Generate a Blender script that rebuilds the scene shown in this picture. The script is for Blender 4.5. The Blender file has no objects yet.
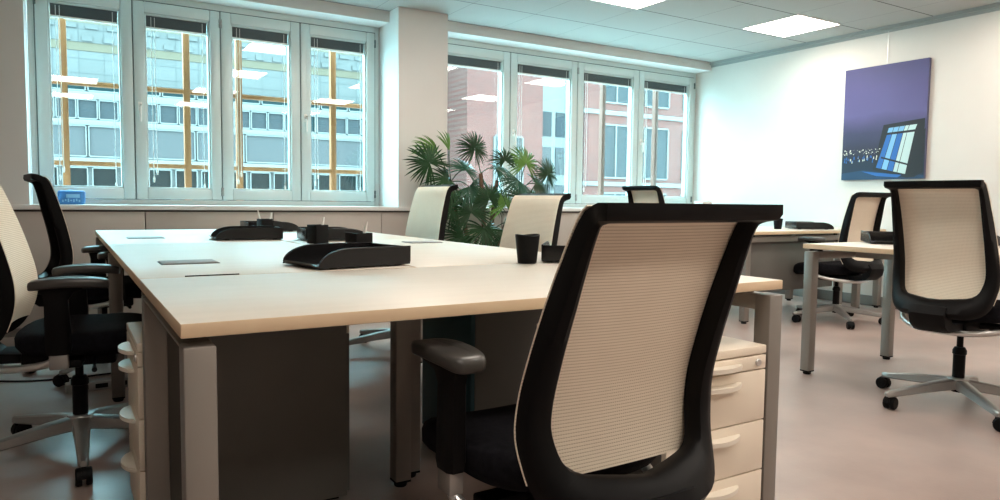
import bpy, bmesh, math, random
from mathutils import Vector, Matrix
random.seed(7)
PI = math.pi
SC = bpy.context.scene
COL = SC.collection

# ---------------------------------------------------------------- helpers
def link(o): COL.objects.link(o); return o

def tag(o, label=None, cat=None, group=None, kind=None):
    if label: o['label'] = label
    if cat: o['category'] = cat
    if group: o['group'] = group
    if kind: o['kind'] = kind
    return o

def thing(name, label, cat, loc=(0, 0, 0), rz=0.0, group=None):
    o = bpy.data.objects.new(name, None)
    o.empty_display_size = .1
    o.location = loc; o.rotation_euler = (0, 0, rz)
    link(o)
    return tag(o, label, cat, group)

def finish(bm, ang=35):
    bm.normal_update()
    for f in bm.faces: f.smooth = True
    lim = math.radians(ang)
    for e in bm.edges:
        if len(e.link_faces) == 2:
            e.smooth = e.calc_face_angle(0) < lim
        else:
            e.smooth = False

def obj(name, bm, mat, parent=None, ang=35):
    me = bpy.data.meshes.new(name)
    bmesh.ops.recalc_face_normals(bm, faces=bm.faces)
    finish(bm, ang)
    bm.to_mesh(me); bm.free()
    for m in (mat if isinstance(mat, (list, tuple)) else [mat]): me.materials.append(m)
    o = bpy.data.objects.new(name, me)
    link(o)
    if parent: o.parent = parent
    return o

def struct(name, bm, mat, parent=None, reveal=False):
    if reveal:                      # window reveals and soffits: daylight painted in as a whiter colour
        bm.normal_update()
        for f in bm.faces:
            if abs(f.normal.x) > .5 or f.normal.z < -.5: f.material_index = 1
    o = obj(name, bm, mat, parent)
    if not parent: o['kind'] = 'structure'
    return o

def BM(): return bmesh.new()

def box(bm, x0, x1, y0, y1, z0, z1, bev=0.0, seg=2, mi=0, M=None):
    r = bmesh.ops.create_cube(bm, size=1)
    vs = r['verts']
    for v in vs:
        v.co = Vector(((x0 + x1) / 2 + v.co.x * (x1 - x0), (y0 + y1) / 2 + v.co.y * (y1 - y0), (z0 + z1) / 2 + v.co.z * (z1 - z0)))
    fs = set(f for v in vs for f in v.link_faces)
    for f in fs: f.material_index = mi
    if bev > 0:
        es = list(set(e for v in vs for e in v.link_edges))
        r = bmesh.ops.bevel(bm, geom=es, offset=bev, segments=seg, affect='EDGES', profile=.5)
        vs = list(set(v for f in r['faces'] for v in f.verts) | set(v for v in vs if v.is_valid))
    if M is not None:
        vv = set()
        for v in vs: vv.add(v)
        for v in vv: v.co = M @ v.co
    return vs

def prism(bm, pts, axis, a, b, mi=0):
    """polygon pts (2D) extruded along axis from a to b.  axis 'x': pts=(y,z); 'y': (x,z); 'z': (x,y)"""
    def P(p, t):
        return {'x': (t, p[0], p[1]), 'y': (p[0], t, p[1]), 'z': (p[0], p[1], t)}[axis]
    A = [bm.verts.new(P(p, a)) for p in pts]; B = [bm.verts.new(P(p, b)) for p in pts]
    n = len(pts)
    fs = [bm.faces.new(A), bm.faces.new(B[::-1])]
    for i in range(n): fs.append(bm.faces.new((A[i], B[i], B[(i + 1) % n], A[(i + 1) % n])))
    for f in fs: f.material_index = mi
    return A + B

def loft(bm, rings, cap=True, closed=True, mi=0):
    R = [[bm.verts.new(p) for p in r] for r in rings]
    n = len(rings[0])
    for a, b in zip(R[:-1], R[1:]):
        for i in range(n if closed else n - 1):
            j = (i + 1) % n
            f = bm.faces.new((a[i], a[j], b[j], b[i])); f.material_index = mi
    if cap and closed:
        bm.faces.new(R[0][::-1]).material_index = mi; bm.faces.new(R[-1]).material_index = mi
    return R

def tube(bm, pts, rad, n=10, flat=1.0, mi=0):
    pts = [Vector(p) for p in pts]
    rads = rad if isinstance(rad, (list, tuple)) else [rad] * len(pts)
    rings = []
    up = Vector((0, 0, 1))
    for i, p in enumerate(pts):
        t = (pts[min(i + 1, len(pts) - 1)] - pts[max(i - 1, 0)]).normalized()
        s = t.cross(up)
        if s.length < 1e-3: s = t.cross(Vector((0, 1, 0)))
        s.normalize(); u = s.cross(t).normalized()
        rings.append([p + s * (math.cos(2 * PI * k / n) * rads[i]) + u * (math.sin(2 * PI * k / n) * rads[i] * flat) for k in range(n)])
    loft(bm, rings, mi=mi)

def lathe(bm, prof, c=(0, 0, 0), n=24, mi=0, cap=True):
    rings = [[(c[0] + r * math.cos(2 * PI * k / n), c[1] + r * math.sin(2 * PI * k / n), c[2] + z) for k in range(n)] for r, z in prof]
    loft(bm, rings, mi=mi, cap=cap)

def bez(pts, n=8):
    """Catmull-Rom through pts"""
    P = [Vector(p) for p in pts]; out = []
    for i in range(len(P) - 1):
        a = P[max(i - 1, 0)]; b = P[i]; c = P[i + 1]; d = P[min(i + 2, len(P) - 1)]
        for k in range(n):
            t = k / n
            out.append(.5 * ((2 * b) + (c - a) * t + (2 * a - 5 * b + 4 * c - d) * t * t + (3 * b - a - 3 * c + d) * t ** 3))
    out.append(P[-1]); return out

def dup(root, name_loc, rz, label=None, group=None):
    r = root.copy(); COL.objects.link(r); r.location = name_loc; r.rotation_euler = (0, 0, rz)
    if label: r['label'] = label
    if group: r['group'] = group
    for ch in list(root.children):
        c = ch.copy(); COL.objects.link(c); c.parent = r
        for g in list(ch.children):
            d = g.copy(); COL.objects.link(d); d.parent = c
    return r

# ---------------------------------------------------------------- materials
def mat(name, col, rough=.5, metal=0.0, spec=.5, build=None, **kw):
    m = bpy.data.materials.new(name); m.use_nodes = True
    nt = m.node_tree; b = nt.nodes['Principled BSDF']
    b.inputs['Base Color'].default_value = (*col, 1)
    b.inputs['Roughness'].default_value = rough
    b.inputs['Metallic'].default_value = metal
    b.inputs['Specular IOR Level'].default_value = spec
    for k, v in kw.items(): b.inputs[k].default_value = v
    if build: build(nt, b)
    return m

def noise_col(c1, c2, scale, detail=4, bump=0.0, coord='Object', rough=None, stretch=(1, 1, 1), bscale=None):
    def f(nt, b):
        N = nt.nodes; L = nt.links
        tc = N.new('ShaderNodeTexCoord'); mp = N.new('ShaderNodeMapping'); mp.inputs['Scale'].default_value = stretch
        L.new(tc.outputs[coord], mp.inputs[0])
        n = N.new('ShaderNodeTexNoise'); n.inputs['Scale'].default_value = scale; n.inputs['Detail'].default_value = detail
        L.new(mp.outputs[0], n.inputs['Vector'])
        r = N.new('ShaderNodeValToRGB'); r.color_ramp.elements[0].position = .3; r.color_ramp.elements[1].position = .7
        r.color_ramp.elements[0].color = (*c1, 1); r.color_ramp.elements[1].color = (*c2, 1)
        L.new(n.outputs['Fac'], r.inputs[0]); L.new(r.outputs[0], b.inputs['Base Color'])
        if bump:
            n2 = N.new('ShaderNodeTexNoise'); n2.inputs['Scale'].default_value = bscale or scale * 6; n2.inputs['Detail'].default_value = 3
            L.new(mp.outputs[0], n2.inputs['Vector'])
            bp = N.new('ShaderNodeBump'); bp.inputs['Strength'].default_value = bump; bp.inputs['Distance'].default_value = .01
            L.new(n2.outputs['Fac'], bp.inputs['Height']); L.new(bp.outputs[0], b.inputs['Normal'])
        if rough:
            mr = N.new('ShaderNodeMapRange'); mr.inputs['To Min'].default_value = rough[0]; mr.inputs['To Max'].default_value = rough[1]
            L.new(n.outputs['Fac'], mr.inputs[0]); L.new(mr.outputs[0], b.inputs['Roughness'])
    return f

def emis(name, col, s):
    m = bpy.data.materials.new(name); m.use_nodes = True
    nt = m.node_tree; nt.nodes.clear()
    e = nt.nodes.new('ShaderNodeEmission'); o = nt.nodes.new('ShaderNodeOutputMaterial')
    e.inputs[0].default_value = (*col, 1); e.inputs[1].default_value = s
    nt.links.new(e.outputs[0], o.inputs[0]); return m

def M_mesh(nt, b):
    """woven chair-back mesh: rows of small openings, in metres of UV"""
    N = nt.nodes; L = nt.links
    uv = N.new('ShaderNodeUVMap'); sp = N.new('ShaderNodeSeparateXYZ'); L.new(uv.outputs[0], sp.inputs[0])
    def math_(op, a, bb=None):
        m = N.new('ShaderNodeMath'); m.operation = op
        if hasattr(a, 'is_linked') or hasattr(a, 'links'): L.new(a, m.inputs[0])
        else: m.inputs[0].default_value = a
        if bb is not None:
            if hasattr(bb, 'links'): L.new(bb, m.inputs[1])
            else: m.inputs[1].default_value = bb
        return m.outputs[0]
    row = math_('SINE', math_('MULTIPLY', sp.outputs['Y'], 2 * PI / .0066))
    dot = math_('SINE', math_('MULTIPLY', sp.outputs['X'], 2 * PI / .0050))
    r1 = math_('MULTIPLY', math_('MAXIMUM', row, 0.0), math_('ADD', math_('MULTIPLY', dot, .28), .72))
    mr = N.new('ShaderNodeMapRange'); mr.inputs['From Min'].default_value = .25; mr.inputs['From Max'].default_value = .95
    L.new(r1, mr.inputs[0])
    n = N.new('ShaderNodeTexNoise'); n.inputs['Scale'].default_value = 18; n.inputs['Detail'].default_value = 2
    L.new(uv.outputs[0], n.inputs['Vector'])
    mx0 = N.new('ShaderNodeMix'); mx0.data_type = 'RGBA'; mx0.inputs['A'].default_value = (.90, .80, .66, 1); mx0.inputs['B'].default_value = (.84, .74, .60, 1)
    L.new(n.outputs['Fac'], mx0.inputs['Factor'])
    mx = N.new('ShaderNodeMix'); mx.data_type = 'RGBA'; mx.inputs['B'].default_value = (.50, .40, .29, 1)
    L.new(mx0.outputs['Result'], mx.inputs['A']); L.new(mr.outputs[0], mx.inputs['Factor'])
    L.new(mx.outputs['Result'], b.inputs['Base Color'])
    bp = N.new('ShaderNodeBump'); bp.inputs['Strength'].default_value = .35; bp.inputs['Distance'].default_value = .002; bp.invert = True
    L.new(mr.outputs[0], bp.inputs['Height']); L.new(bp.outputs[0], b.inputs['Normal'])

def M_ceiling(nt, b):
    N = nt.nodes; L = nt.links
    tc = N.new('ShaderNodeTexCoord'); sp = N.new('ShaderNodeSeparateXYZ'); L.new(tc.outputs['Object'], sp.inputs[0])
    def line(out, off, pitch, w):
        a = N.new('ShaderNodeMath'); a.operation = 'SUBTRACT'; L.new(out, a.inputs[0]); a.inputs[1].default_value = off
        d = N.new('ShaderNodeMath'); d.operation = 'DIVIDE'; L.new(a.outputs[0], d.inputs[0]); d.inputs[1].default_value = pitch
        f = N.new('ShaderNodeMath'); f.operation = 'FRACT'; L.new(d.outputs[0], f.inputs[0])
        c = N.new('ShaderNodeMath'); c.operation = 'LESS_THAN'; L.new(f.outputs[0], c.inputs[0]); c.inputs[1].default_value = w
        return c.outputs[0]
    lx = line(sp.outputs['X'], 2.82, .63, .007); ly = line(sp.outputs['Y'], 2.78, .63, .016)
    hf = N.new('ShaderNodeMath'); hf.operation = 'MULTIPLY'; L.new(lx, hf.inputs[0]); hf.inputs[1].default_value = .6
    mxm = N.new('ShaderNodeMath'); mxm.operation = 'MAXIMUM'; L.new(hf.outputs[0], mxm.inputs[0]); L.new(ly, mxm.inputs[1])
    mx = N.new('ShaderNodeMix'); mx.data_type = 'RGBA'; mx.inputs['A'].default_value = (.43, .425, .41, 1); mx.inputs['B'].default_value = (.03, .03, .03, 1)
    L.new(mxm.outputs[0], mx.inputs['Factor']); L.new(mx.outputs['Result'], b.inputs['Base Color'])

def M_stone(nt, b):
    N = nt.nodes; L = nt.links
    tc = N.new('ShaderNodeTexCoord'); sp = N.new('ShaderNodeSeparateXYZ'); cb = N.new('ShaderNodeCombineXYZ')
    L.new(tc.outputs['Object'], sp.inputs[0]); L.new(sp.outputs['X'], cb.inputs['X']); L.new(sp.outputs['Z'], cb.inputs['Y'])
    br = N.new('ShaderNodeTexBrick'); br.inputs['Scale'].default_value = 1.0
    br.inputs['Brick Width'].default_value = .62; br.inputs['Row Height'].default_value = .4; br.inputs['Mortar Size'].default_value = .012
    br.inputs['Color1'].default_value = (0.0683, 0.0607, 0.0590, 1); br.inputs['Color2'].default_value = (0.0619, 0.0554, 0.0537, 1); br.inputs['Mortar'].default_value = (0.0411, 0.0384, 0.0384, 1)
    br.offset = 0
    L.new(cb.outputs[0], br.inputs['Vector']); L.new(br.outputs['Color'], b.inputs['Base Color'])

def M_brick(nt, b):
    N = nt.nodes; L = nt.links
    tc = N.new('ShaderNodeTexCoord'); sp = N.new('ShaderNodeSeparateXYZ'); cb = N.new('ShaderNodeCombineXYZ')
    L.new(tc.outputs['Object'], sp.inputs[0]); L.new(sp.outputs['X'], cb.inputs['X']); L.new(sp.outputs['Z'], cb.inputs['Y'])
    br = N.new('ShaderNodeTexBrick'); br.inputs['Scale'].default_value = 1.0
    br.inputs['Brick Width'].default_value = .25; br.inputs['Row Height'].default_value = .085; br.inputs['Mortar Size'].default_value = .008
    br.inputs['Color1'].default_value = (0.0770, 0.0144, 0.0099, 1); br.inputs['Color2'].default_value = (0.0621, 0.0123, 0.0085, 1); br.inputs['Mortar'].default_value = (0.0744, 0.0259, 0.0198, 1)
    L.new(cb.outputs[0], br.inputs['Vector']); L.new(br.outputs['Color'], b.inputs['Base Color'])

def M_print(nt, b):
    """night-sky print: the colours of the printed photograph itself"""
    N = nt.nodes; L = nt.links
    uv = N.new('ShaderNodeUVMap'); sp = N.new('ShaderNodeSeparateXYZ'); L.new(uv.outputs[0], sp.inputs[0])
    n = N.new('ShaderNodeTexNoise'); n.inputs['Scale'].default_value = 2.2; n.inputs['Detail'].default_value = 4
    L.new(uv.outputs[0], n.inputs['Vector'])
    a = N.new('ShaderNodeMath'); a.operation = 'MULTIPLY_ADD'; L.new(n.outputs['Fac'], a.inputs[0]); a.inputs[1].default_value = .16
    L.new(sp.outputs['Y'], a.inputs[2])
    s = N.new('ShaderNodeMath'); s.operation = 'SUBTRACT'; L.new(a.outputs[0], s.inputs[0]); s.inputs[1].default_value = .08
    r = N.new('ShaderNodeValToRGB'); cr = r.color_ramp
    cr.elements[0].position = 0; cr.elements[0].color = (0.0062, 0.0153, 0.0408, 1)
    cr.elements[1].position = 1; cr.elements[1].color = (0.0664, 0.0612, 0.1684, 1)
    for p, c in ((.16, (0.0077, 0.0153, 0.0383)), (.26, (0.0230, 0.0230, 0.0510)), (.42, (0.0434, 0.0408, 0.1021)), (.58, (0.1072, 0.0919, 0.2399)), (.78, (0.0919, 0.0791, 0.2195))):
        e = cr.elements.new(p); e.color = (*c, 1)
    L.new(s.outputs[0], r.inputs[0]); L.new(r.outputs[0], b.inputs['Base Color'])

m_wall = mat('wall_paint', (0.6940, 0.6529, 0.6110), .85, build=noise_col((0.6770, 0.6361, 0.5943), (0.7109, 0.6696, 0.6278), 1.5, bump=.05, bscale=180))
m_wallg = mat('pier_paint', (0.6900, 0.6670, 0.6440), .85, build=noise_col((0.6670, 0.6440, 0.6210), (0.7130, 0.6900, 0.6670), 1.5, bump=.05, bscale=180))
m_reveal = mat('reveal_daylit', (.88, .90, .90), .8)
m_floor = mat('floor_vinyl', (0.3021, 0.2288, 0.1907), .38, build=noise_col((0.2720, 0.2047, 0.1805), (0.4197, 0.3237, 0.2875), 2.0, detail=9, bump=.03, bscale=60, rough=(.26, .44)))
m_ceil = mat('ceiling_tiles', (.7, .7, .7), .8, build=M_ceiling)
m_trim = mat('trim_metal', (.33, .35, .34), .5)
m_base = mat('skirting_vinyl', (.20, .185, .17), .6)
m_cab = mat('cladding_laminate', (.46, .41, .37), .55, build=noise_col((.45, .40, .36), (.48, .43, .39), 3))
m_sill = mat('sill_laminate', (.74, .73, .71), .45)
m_gapd = mat('shadow_gap', (.06, .055, .05), .8)
m_frame = mat('window_aluminium', (.60, .68, .67), .42, metal=.2)
m_gasket = mat('window_gasket', (.10, .14, .14), .6)
m_slat = mat('blind_slats', (.07, .085, .09), .5)
m_cord = mat('blind_cord', (.85, .86, .84), .7)
m_chrome = mat('satin_metal', (.66, .66, .65), .3, metal=.9)
m_black = mat('black_plastic', (.0035, .0035, .004), .5, spec=.13)
m_blackg = mat('black_gloss_plastic', (.007, .007, .008), .25, spec=.35)
m_pad = mat('arm_pad_rubber', (.045, .043, .040), .34)
m_seat = mat('black_upholstery', (.006, .006, .008), .9, spec=.1, build=noise_col((.004, .004, .006), (.009, .009, .012), 60, bump=.4, bscale=700))
m_mesh = mat('cream_mesh', (.75, .66, .52), .8, spec=.2, build=M_mesh)
m_alu = mat('cast_aluminium', (0.3500, 0.3430, 0.3290), .38, metal=.7)
m_top = mat('desk_laminate', (0.6889, 0.6359, 0.5564), .40, build=noise_col((0.6624, 0.6182, 0.5388), (0.6977, 0.6536, 0.5741), 2.5, detail=3, stretch=(1, 8, 1)))
m_edge = mat('desk_edge_band', (.66, .50, .33), .5, build=noise_col((.64, .48, .32), (.70, .54, .36), 5, stretch=(1, 1, 8)))
m_leg = mat('desk_leg_metal', (0.248, 0.226, 0.205), .42, metal=.35)
m_panel = mat('grey_panel', (0.1296, 0.1260, 0.1134), .55, build=noise_col((0.1233, 0.1197, 0.1071), (0.1395, 0.1359, 0.1233), 4))
m_teal = mat('teal_panel', (.012, .06, .075), .6)
m_cream = mat('drawer_laminate', (.78, .69, .57), .45)
m_handle = mat('handle_paint', (.80, .74, .64), .35, metal=.1)
m_plate = mat('cable_flap_metal', (.30, .30, .29), .6, metal=.3)
m_leaf = mat('palm_leaf', (0.0186, 0.0620, 0.0186), .42, spec=.25, build=noise_col((0.0037, 0.0186, 0.0062), (0.0155, 0.0620, 0.0174), 3, coord='Object'))
m_leafl = mat('palm_leaf_young', (0.1050, 0.2250, 0.0375), .45, spec=.25, build=noise_col((0.0450, 0.1275, 0.0188), (0.1050, 0.2100, 0.0375), 5))
m_leafb = mat('palm_leaf_glossy', (0.0160, 0.0640, 0.0360), .28, spec=.25)
m_trunk = mat('palm_trunk', (.10, .06, .035), .9, build=noise_col((.05, .03, .018), (.17, .10, .06), 30, bump=.6, stretch=(1, 1, .3)))
m_pot = mat('pot_glaze', (.10, .10, .10), .5)
m_soil = mat('soil', (.03, .02, .014), 1.0)
m_print = mat('canvas_print', (.1, .1, .3), .6, build=M_print)
m_canvas = mat('canvas_side', (.09, .09, .16), .8)
m_pb = mat('print_black', (.010, .012, .018), .6)
m_pblue = mat('print_blue', (.02, .13, .42), .6)
m_pcy = mat('print_cyan', (.20, .45, .70), .6)
m_pwh = mat('print_pale', (.50, .66, .66), .6)
m_plight = mat('print_lights', (.85, .80, .66), .6)
m_pwater = mat('print_water', (.008, .04, .10), .6)
m_tblue = mat('tissue_wrap_blue', (.05, .22, .55), .4)
m_tblue2 = mat('tissue_wrap_light', (.25, .55, .80), .4)
m_white = mat('white_paper', (.85, .84, .80), .7)
m_pinkbox = mat('pale_carton', (.80, .70, .66), .7)
m_wood = mat('timber_frame', (0.3120, 0.1040, 0.0378), .6, spec=.2, build=noise_col((0.2340, 0.0754, 0.0252), (0.3120, 0.1040, 0.0354), 6, stretch=(4, 4, .4)))
m_redpost = mat('red_oxide_post', (0.1300, 0.0455, 0.0286), .7)
m_stone = mat('facade_stone', (.6, .68, .7), .8, spec=.1, build=M_stone)
m_brick = mat('facade_brick', (.5, .3, .28), .9, build=M_brick)
m_facw = mat('facade_white', (0.0772, 0.0654, 0.0624), .7)
m_facp = mat('facade_beige', (0.0751, 0.0542, 0.0387), .8, spec=.1)
m_fglass = mat('facade_glass', (0.0234, 0.0235, 0.0257), .5, spec=.06)
m_fglass2 = mat('facade_panel_pale', (0.0428, 0.0378, 0.0389), .5, spec=.06)
m_fteal = mat('facade_glass_teal', (0.0033, 0.0113, 0.0129), .5, spec=.06)
m_fdark = mat('facade_glass_dark', (0.0043, 0.0052, 0.0052), .5, spec=.06)
m_street = mat('bounce_ground', (.42, .42, .41), .9)  # unseen ground, made pale to throw daylight up onto soffits and ceiling
m_lamp = emis('lamp_diffuser', (1.0, .895, .785), 15.4)
m_lampf = mat('lamp_frame', (.80, .79, .76), .5)

def glass():
    m = bpy.data.materials.new('window_glass'); m.use_nodes = True
    nt = m.node_tree; nt.nodes.clear(); N = nt.nodes
    t = N.new('ShaderNodeBsdfTransparent'); t.inputs[0].default_value = (.88, .97, .97, 1)
    g = N.new('ShaderNodeBsdfGlossy'); g.inputs['Roughness'].default_value = .015
    g.inputs[0].default_value = (1, 1, 1, 1)
    lw = N.new('ShaderNodeLayerWeight'); lw.inputs[0].default_value = .5
    pw = N.new('ShaderNodeMath'); pw.operation = 'POWER'; pw.inputs[1].default_value = 5; nt.links.new(lw.outputs['Facing'], pw.inputs[0])
    fr = N.new('ShaderNodeMath'); fr.operation = 'MULTIPLY_ADD'; fr.inputs[1].default_value = .95; fr.inputs[2].default_value = .045; nt.links.new(pw.outputs[0], fr.inputs[0])
    mx = N.new('ShaderNodeMixShader'); o = N.new('ShaderNodeOutputMaterial')
    nt.links.new(fr.outputs[0], mx.inputs[0]); nt.links.new(t.outputs[0], mx.inputs[1]); nt.links.new(g.outputs[0], mx.inputs[2])
    nt.links.new(mx.outputs[0], o.inputs[0]); return m
m_glass = glass()

# ---------------------------------------------------------------- room shell
XL, XR, YB, YP, YW, ZC = -4.2, 6.41, -4.6, 4.49, 4.95, 2.62
bm = BM(); box(bm, XL - .2, XR + .2, YB - .2, 5.3, -.12, 0); struct('floor', bm, m_floor)
bm = BM(); box(bm, XL - .2, XR + .2, YB - .2, 4.69, ZC, ZC + .1); struct('ceiling', bm, m_ceil)
bm = BM(); box(bm, XR, XR + .2, YB - .2, 5.0, 0, ZC + .1); struct('wall_right', bm, m_wall)
bm = BM(); box(bm, XL - .2, XL, YB - .2, 5.3, 0, ZC + .1); struct('wall_left', bm, m_wall)
bm = BM(); box(bm, XL, XR, YB - .2, YB, 0, ZC + .1); struct('wall_back', bm, m_wall)
# window wall: lower wall behind cladding, pier at left, column, head beam
bm = BM(); box(bm, XL, XR, 4.60, 5.05, 0, .865); struct('wall_front', bm, m_wallg)
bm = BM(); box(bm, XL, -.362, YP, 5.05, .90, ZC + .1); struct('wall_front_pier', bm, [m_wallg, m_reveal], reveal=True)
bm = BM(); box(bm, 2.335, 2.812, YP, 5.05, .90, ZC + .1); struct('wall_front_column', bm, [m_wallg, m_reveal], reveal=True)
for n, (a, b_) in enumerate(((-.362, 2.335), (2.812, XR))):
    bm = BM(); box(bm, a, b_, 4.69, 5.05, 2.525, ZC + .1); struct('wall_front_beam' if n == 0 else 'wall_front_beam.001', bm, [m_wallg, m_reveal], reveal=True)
# window sill shelf and cladding under it
bm = BM(); box(bm, XL, XR, 4.44, 5.0, .866, .90, .003); struct('trim_1', bm, m_sill)
bm = BM(); box(bm, XL, XR, 4.485, 4.60, .852, .866); struct('trim_2', bm, m_gapd)  # dark strip: shade of the gap under the sill put into its colour
xs = [XL, -3.32, -2.10, -.88, .34, 1.255, 2.17, 3.39, 4.61, 5.83, XR]
for a, b_ in zip(xs[:-1], xs[1:]):
    bm = BM(); box(bm, a + .003, b_ - .003, 4.47, 4.60, .06, .852, .002); struct('trim_3', bm, m_cab)
bm = BM(); box(bm, XL, XR, 4.50, 4.60, 0, .06); struct('baseboard_front', bm, m_base)
bm = BM(); box(bm, XR - .014, XR, YB, 4.50, 0, .10, .003); struct('baseboard_right', bm, m_base)
bm = BM(); box(bm, XL, XL + .014, YB, 4.50, 0, .10, .003); struct('baseboard_left', bm, m_base)
# stepped ceiling edge trim along the right wall
bm = BM()
prism(bm, [(XR, 2.562), (XR - .012, 2.562), (XR - .012, 2.588), (XR - .035, 2.588), (XR - .035, ZC), (XR, ZC)], 'y', YB, 4.69)
struct('trim_4', bm, m_trim)

# ---------------------------------------------------------------- windows
def window(name, edges, label_x):
    """edges: x of frame left, sash joints, frame right"""
    z0, z1 = .90, 2.525
    y0, y1 = 4.925, 4.985
    root = bpy.data.objects.new(name, None); link(root); root['kind'] = 'structure'
    root.location = (edges[0], YW, z0)
    ox, oy, oz = root.location
    def R(bm): 
        for v in bm.verts: v.co -= Vector((ox, oy, oz))
        return bm
    L_, R_ = edges[0], edges[-1]
    fw = .045
    bm = BM()
    box(bm, L_, L_ + fw, y0, y1 + .03, z0, z1, .004); box(bm, R_ - fw, R_, y0, y1 + .03, z0, z1, .004)
    box(bm, L_ + fw, R_ - fw, y0, y1 + .03, z0, z0 + .04, .004); box(bm, L_ + fw, R_ - fw, y0, y1 + .03, z1 - .055, z1, .004)
    obj('window_frame', R(bm), m_frame, root)
    bm = BM()
    for e in edges[1:-1]: box(bm, e - .008, e + .008, y0 - .006, y1, z0 + .046, z1 - .062)
    box(bm, L_ + fw - .004, R_ - fw + .004, y0 - .006, y0 + .01, z1 - .064, z1 - .052)
    for e in (L_ + fw, R_ - fw): box(bm, e - .004, e + .004, y0 - .006, y0 + .01, z0 + .046, z1 - .062)
    obj('gasket', R(bm), m_gasket, root)
    for i in range(4):
        a = edges[i] + (fw + .003 if i == 0 else 0.004); b_ = edges[i + 1] - (fw + .003 if i == 3 else 0.004)
        sz0, sz1 = z0 + .044, z1 - .060
        st = .078; sb = .082; stp = .085
        bm = BM()
        ya, yb = y0 - .018, y1
        bx = [(a, a + st, sz0, sz1), (b_ - st, b_, sz0, sz1), (a + st, b_ - st, sz0, sz0 + sb), (a + st, b_ - st, sz1 - stp, sz1)]
        for q in bx: box(bm, q[0], q[1], ya, yb, q[2], q[3], .006)
        # inner glazing bead, stepped back
        g0, g1, h0, h1 = a + st, b_ - st, sz0 + sb, sz1 - stp
        be = .014
        for q in ((g0, g0 + be, h0, h1), (g1 - be, g1, h0, h1), (g0, g1, h0, h0 + be), (g0, g1, h1 - be, h1)):
            box(bm, q[0], q[1], ya + .016, yb - .01, q[2], q[3], .003)
        sash = obj('sash', R(bm), m_frame, root)
        bm = BM(); box(bm, g0 + .004, g1 - .004, 4.968, 4.974, h0 + .004, h1 - .004)
        obj('pane', R(bm), m_glass, sash)
        # raised slat blind between sash and pane
        bm = BM()
        zt = h1 - .004; hh = .092
        for k in range(13):
            zz = zt - .016 - k * .0058
            box(bm, g0 + .018, g1 - .018, 4.940, 4.962, zz - .0042, zz)
        box(bm, g0 + .015, g1 - .015, 4.940, 4.963, zt - .014, zt)
        obj('blind', R(bm), m_slat, sash)
        bm = BM(); box(bm, g0 + .015, g1 - .015, 4.938, 4.963, zt - hh - .014, zt - hh, .002)
        obj('blind_rail', R(bm), m_cord, sash)
        bm = BM()
        for xx, zl in ((g0 + .05, h0 + .10), (g0 + .075, h0 + .16), (g1 - .05, h0 + .05)):
            tube(bm, [(xx, 4.938, zt - .02), (xx, 4.938, zl)], .0022, 6)
            tube(bm, [(xx, 4.938, zl), (xx, 4.938, zl - .02), (xx, 4.938, zl - .05)], [.003, .008, .005], 8)
        obj('blind_cord', R(bm), m_cord, sash)
        # hinges on the outer stile of each pair, lever handle on the meeting stile
        hx = a + .012 if i % 2 == 0 else b_ - .012
        for hz in (sz0 + .06, sz1 - .10):
            bm = BM(); lathe(bm, [(.006, 0), (.0085, .002), (.0085, .03), (.0065, .032), (.0065, .036), (.0085, .038), (.0085, .066), (.006, .07)], (hx + (-.012 if i % 2 == 0 else .012), ya - .006, hz - .03), 10)
            obj('hinge', R(bm), m_gasket if i in (0, 3) else m_trim, sash)
        if i % 2 == 1:
            bm = BM(); hx = a + .036; hz = 1.66
            box(bm, hx - .014, hx + .014, ya - .009, ya + .001, hz - .035, hz + .035, .005)
            tube(bm, [(hx, ya - .005, hz), (hx, ya - .045, hz)], .008, 10)
            tube(bm, [(hx, ya - .045, hz + .012), (hx, ya - .048, hz - .02), (hx, ya - .044, hz - .12)], [.010, .0105, .008], 10)
            obj('handle', R(bm), m_white, sash)
    return root
window('window_1', [-.358, .318, .955, 1.605, 2.331], 0)
window('window_2', [2.815, 3.742, 4.600, 5.478, 6.405], 0)

# ---------------------------------------------------------------- outside
def timber(name, posts, x0, x1, label, rails=(1.22, 1.845), mm=None):
    t = thing(name, label, 'frame', (x0, 5.25, .9))
    o = t.location
    def R(bm):
        for v in bm.verts: v.co -= o
        return bm
    for p in posts:
        bm = BM(); box(bm, p - .025, p + .025, 5.22, 5.28, .88, 2.62, .004); obj('post', R(bm), mm or m_wood, t)
    for z in rails:
        bm = BM(); box(bm, x0, x1, 5.225, 5.275, z - .018, z + .018, .004); obj('rail', R(bm), m_wood, t)
timber('timber_frame', [-.14, .74, 1.16, 2.0], -.5, 2.5, 'brown timber frame of posts and rails outside the left window')
for px_, lb in ((5.23, 'slim reddish post outside the right window, nearer the palm'), (6.06, 'slim reddish post outside the right window, nearest the right wall')):
    bm = BM(); box(bm, -.025, .025, -.03, .03, -.02, 1.72, .004)
    o = obj('outside_post', bm, m_redpost); o.location = (px_, 5.25, .9); tag(o, lb, 'post', 'reddish posts outside the right window')
bm = BM(); box(bm, -60, 80, 5.4, 60, -6.2, -6.0); struct('street', bm, m_street)

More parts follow.
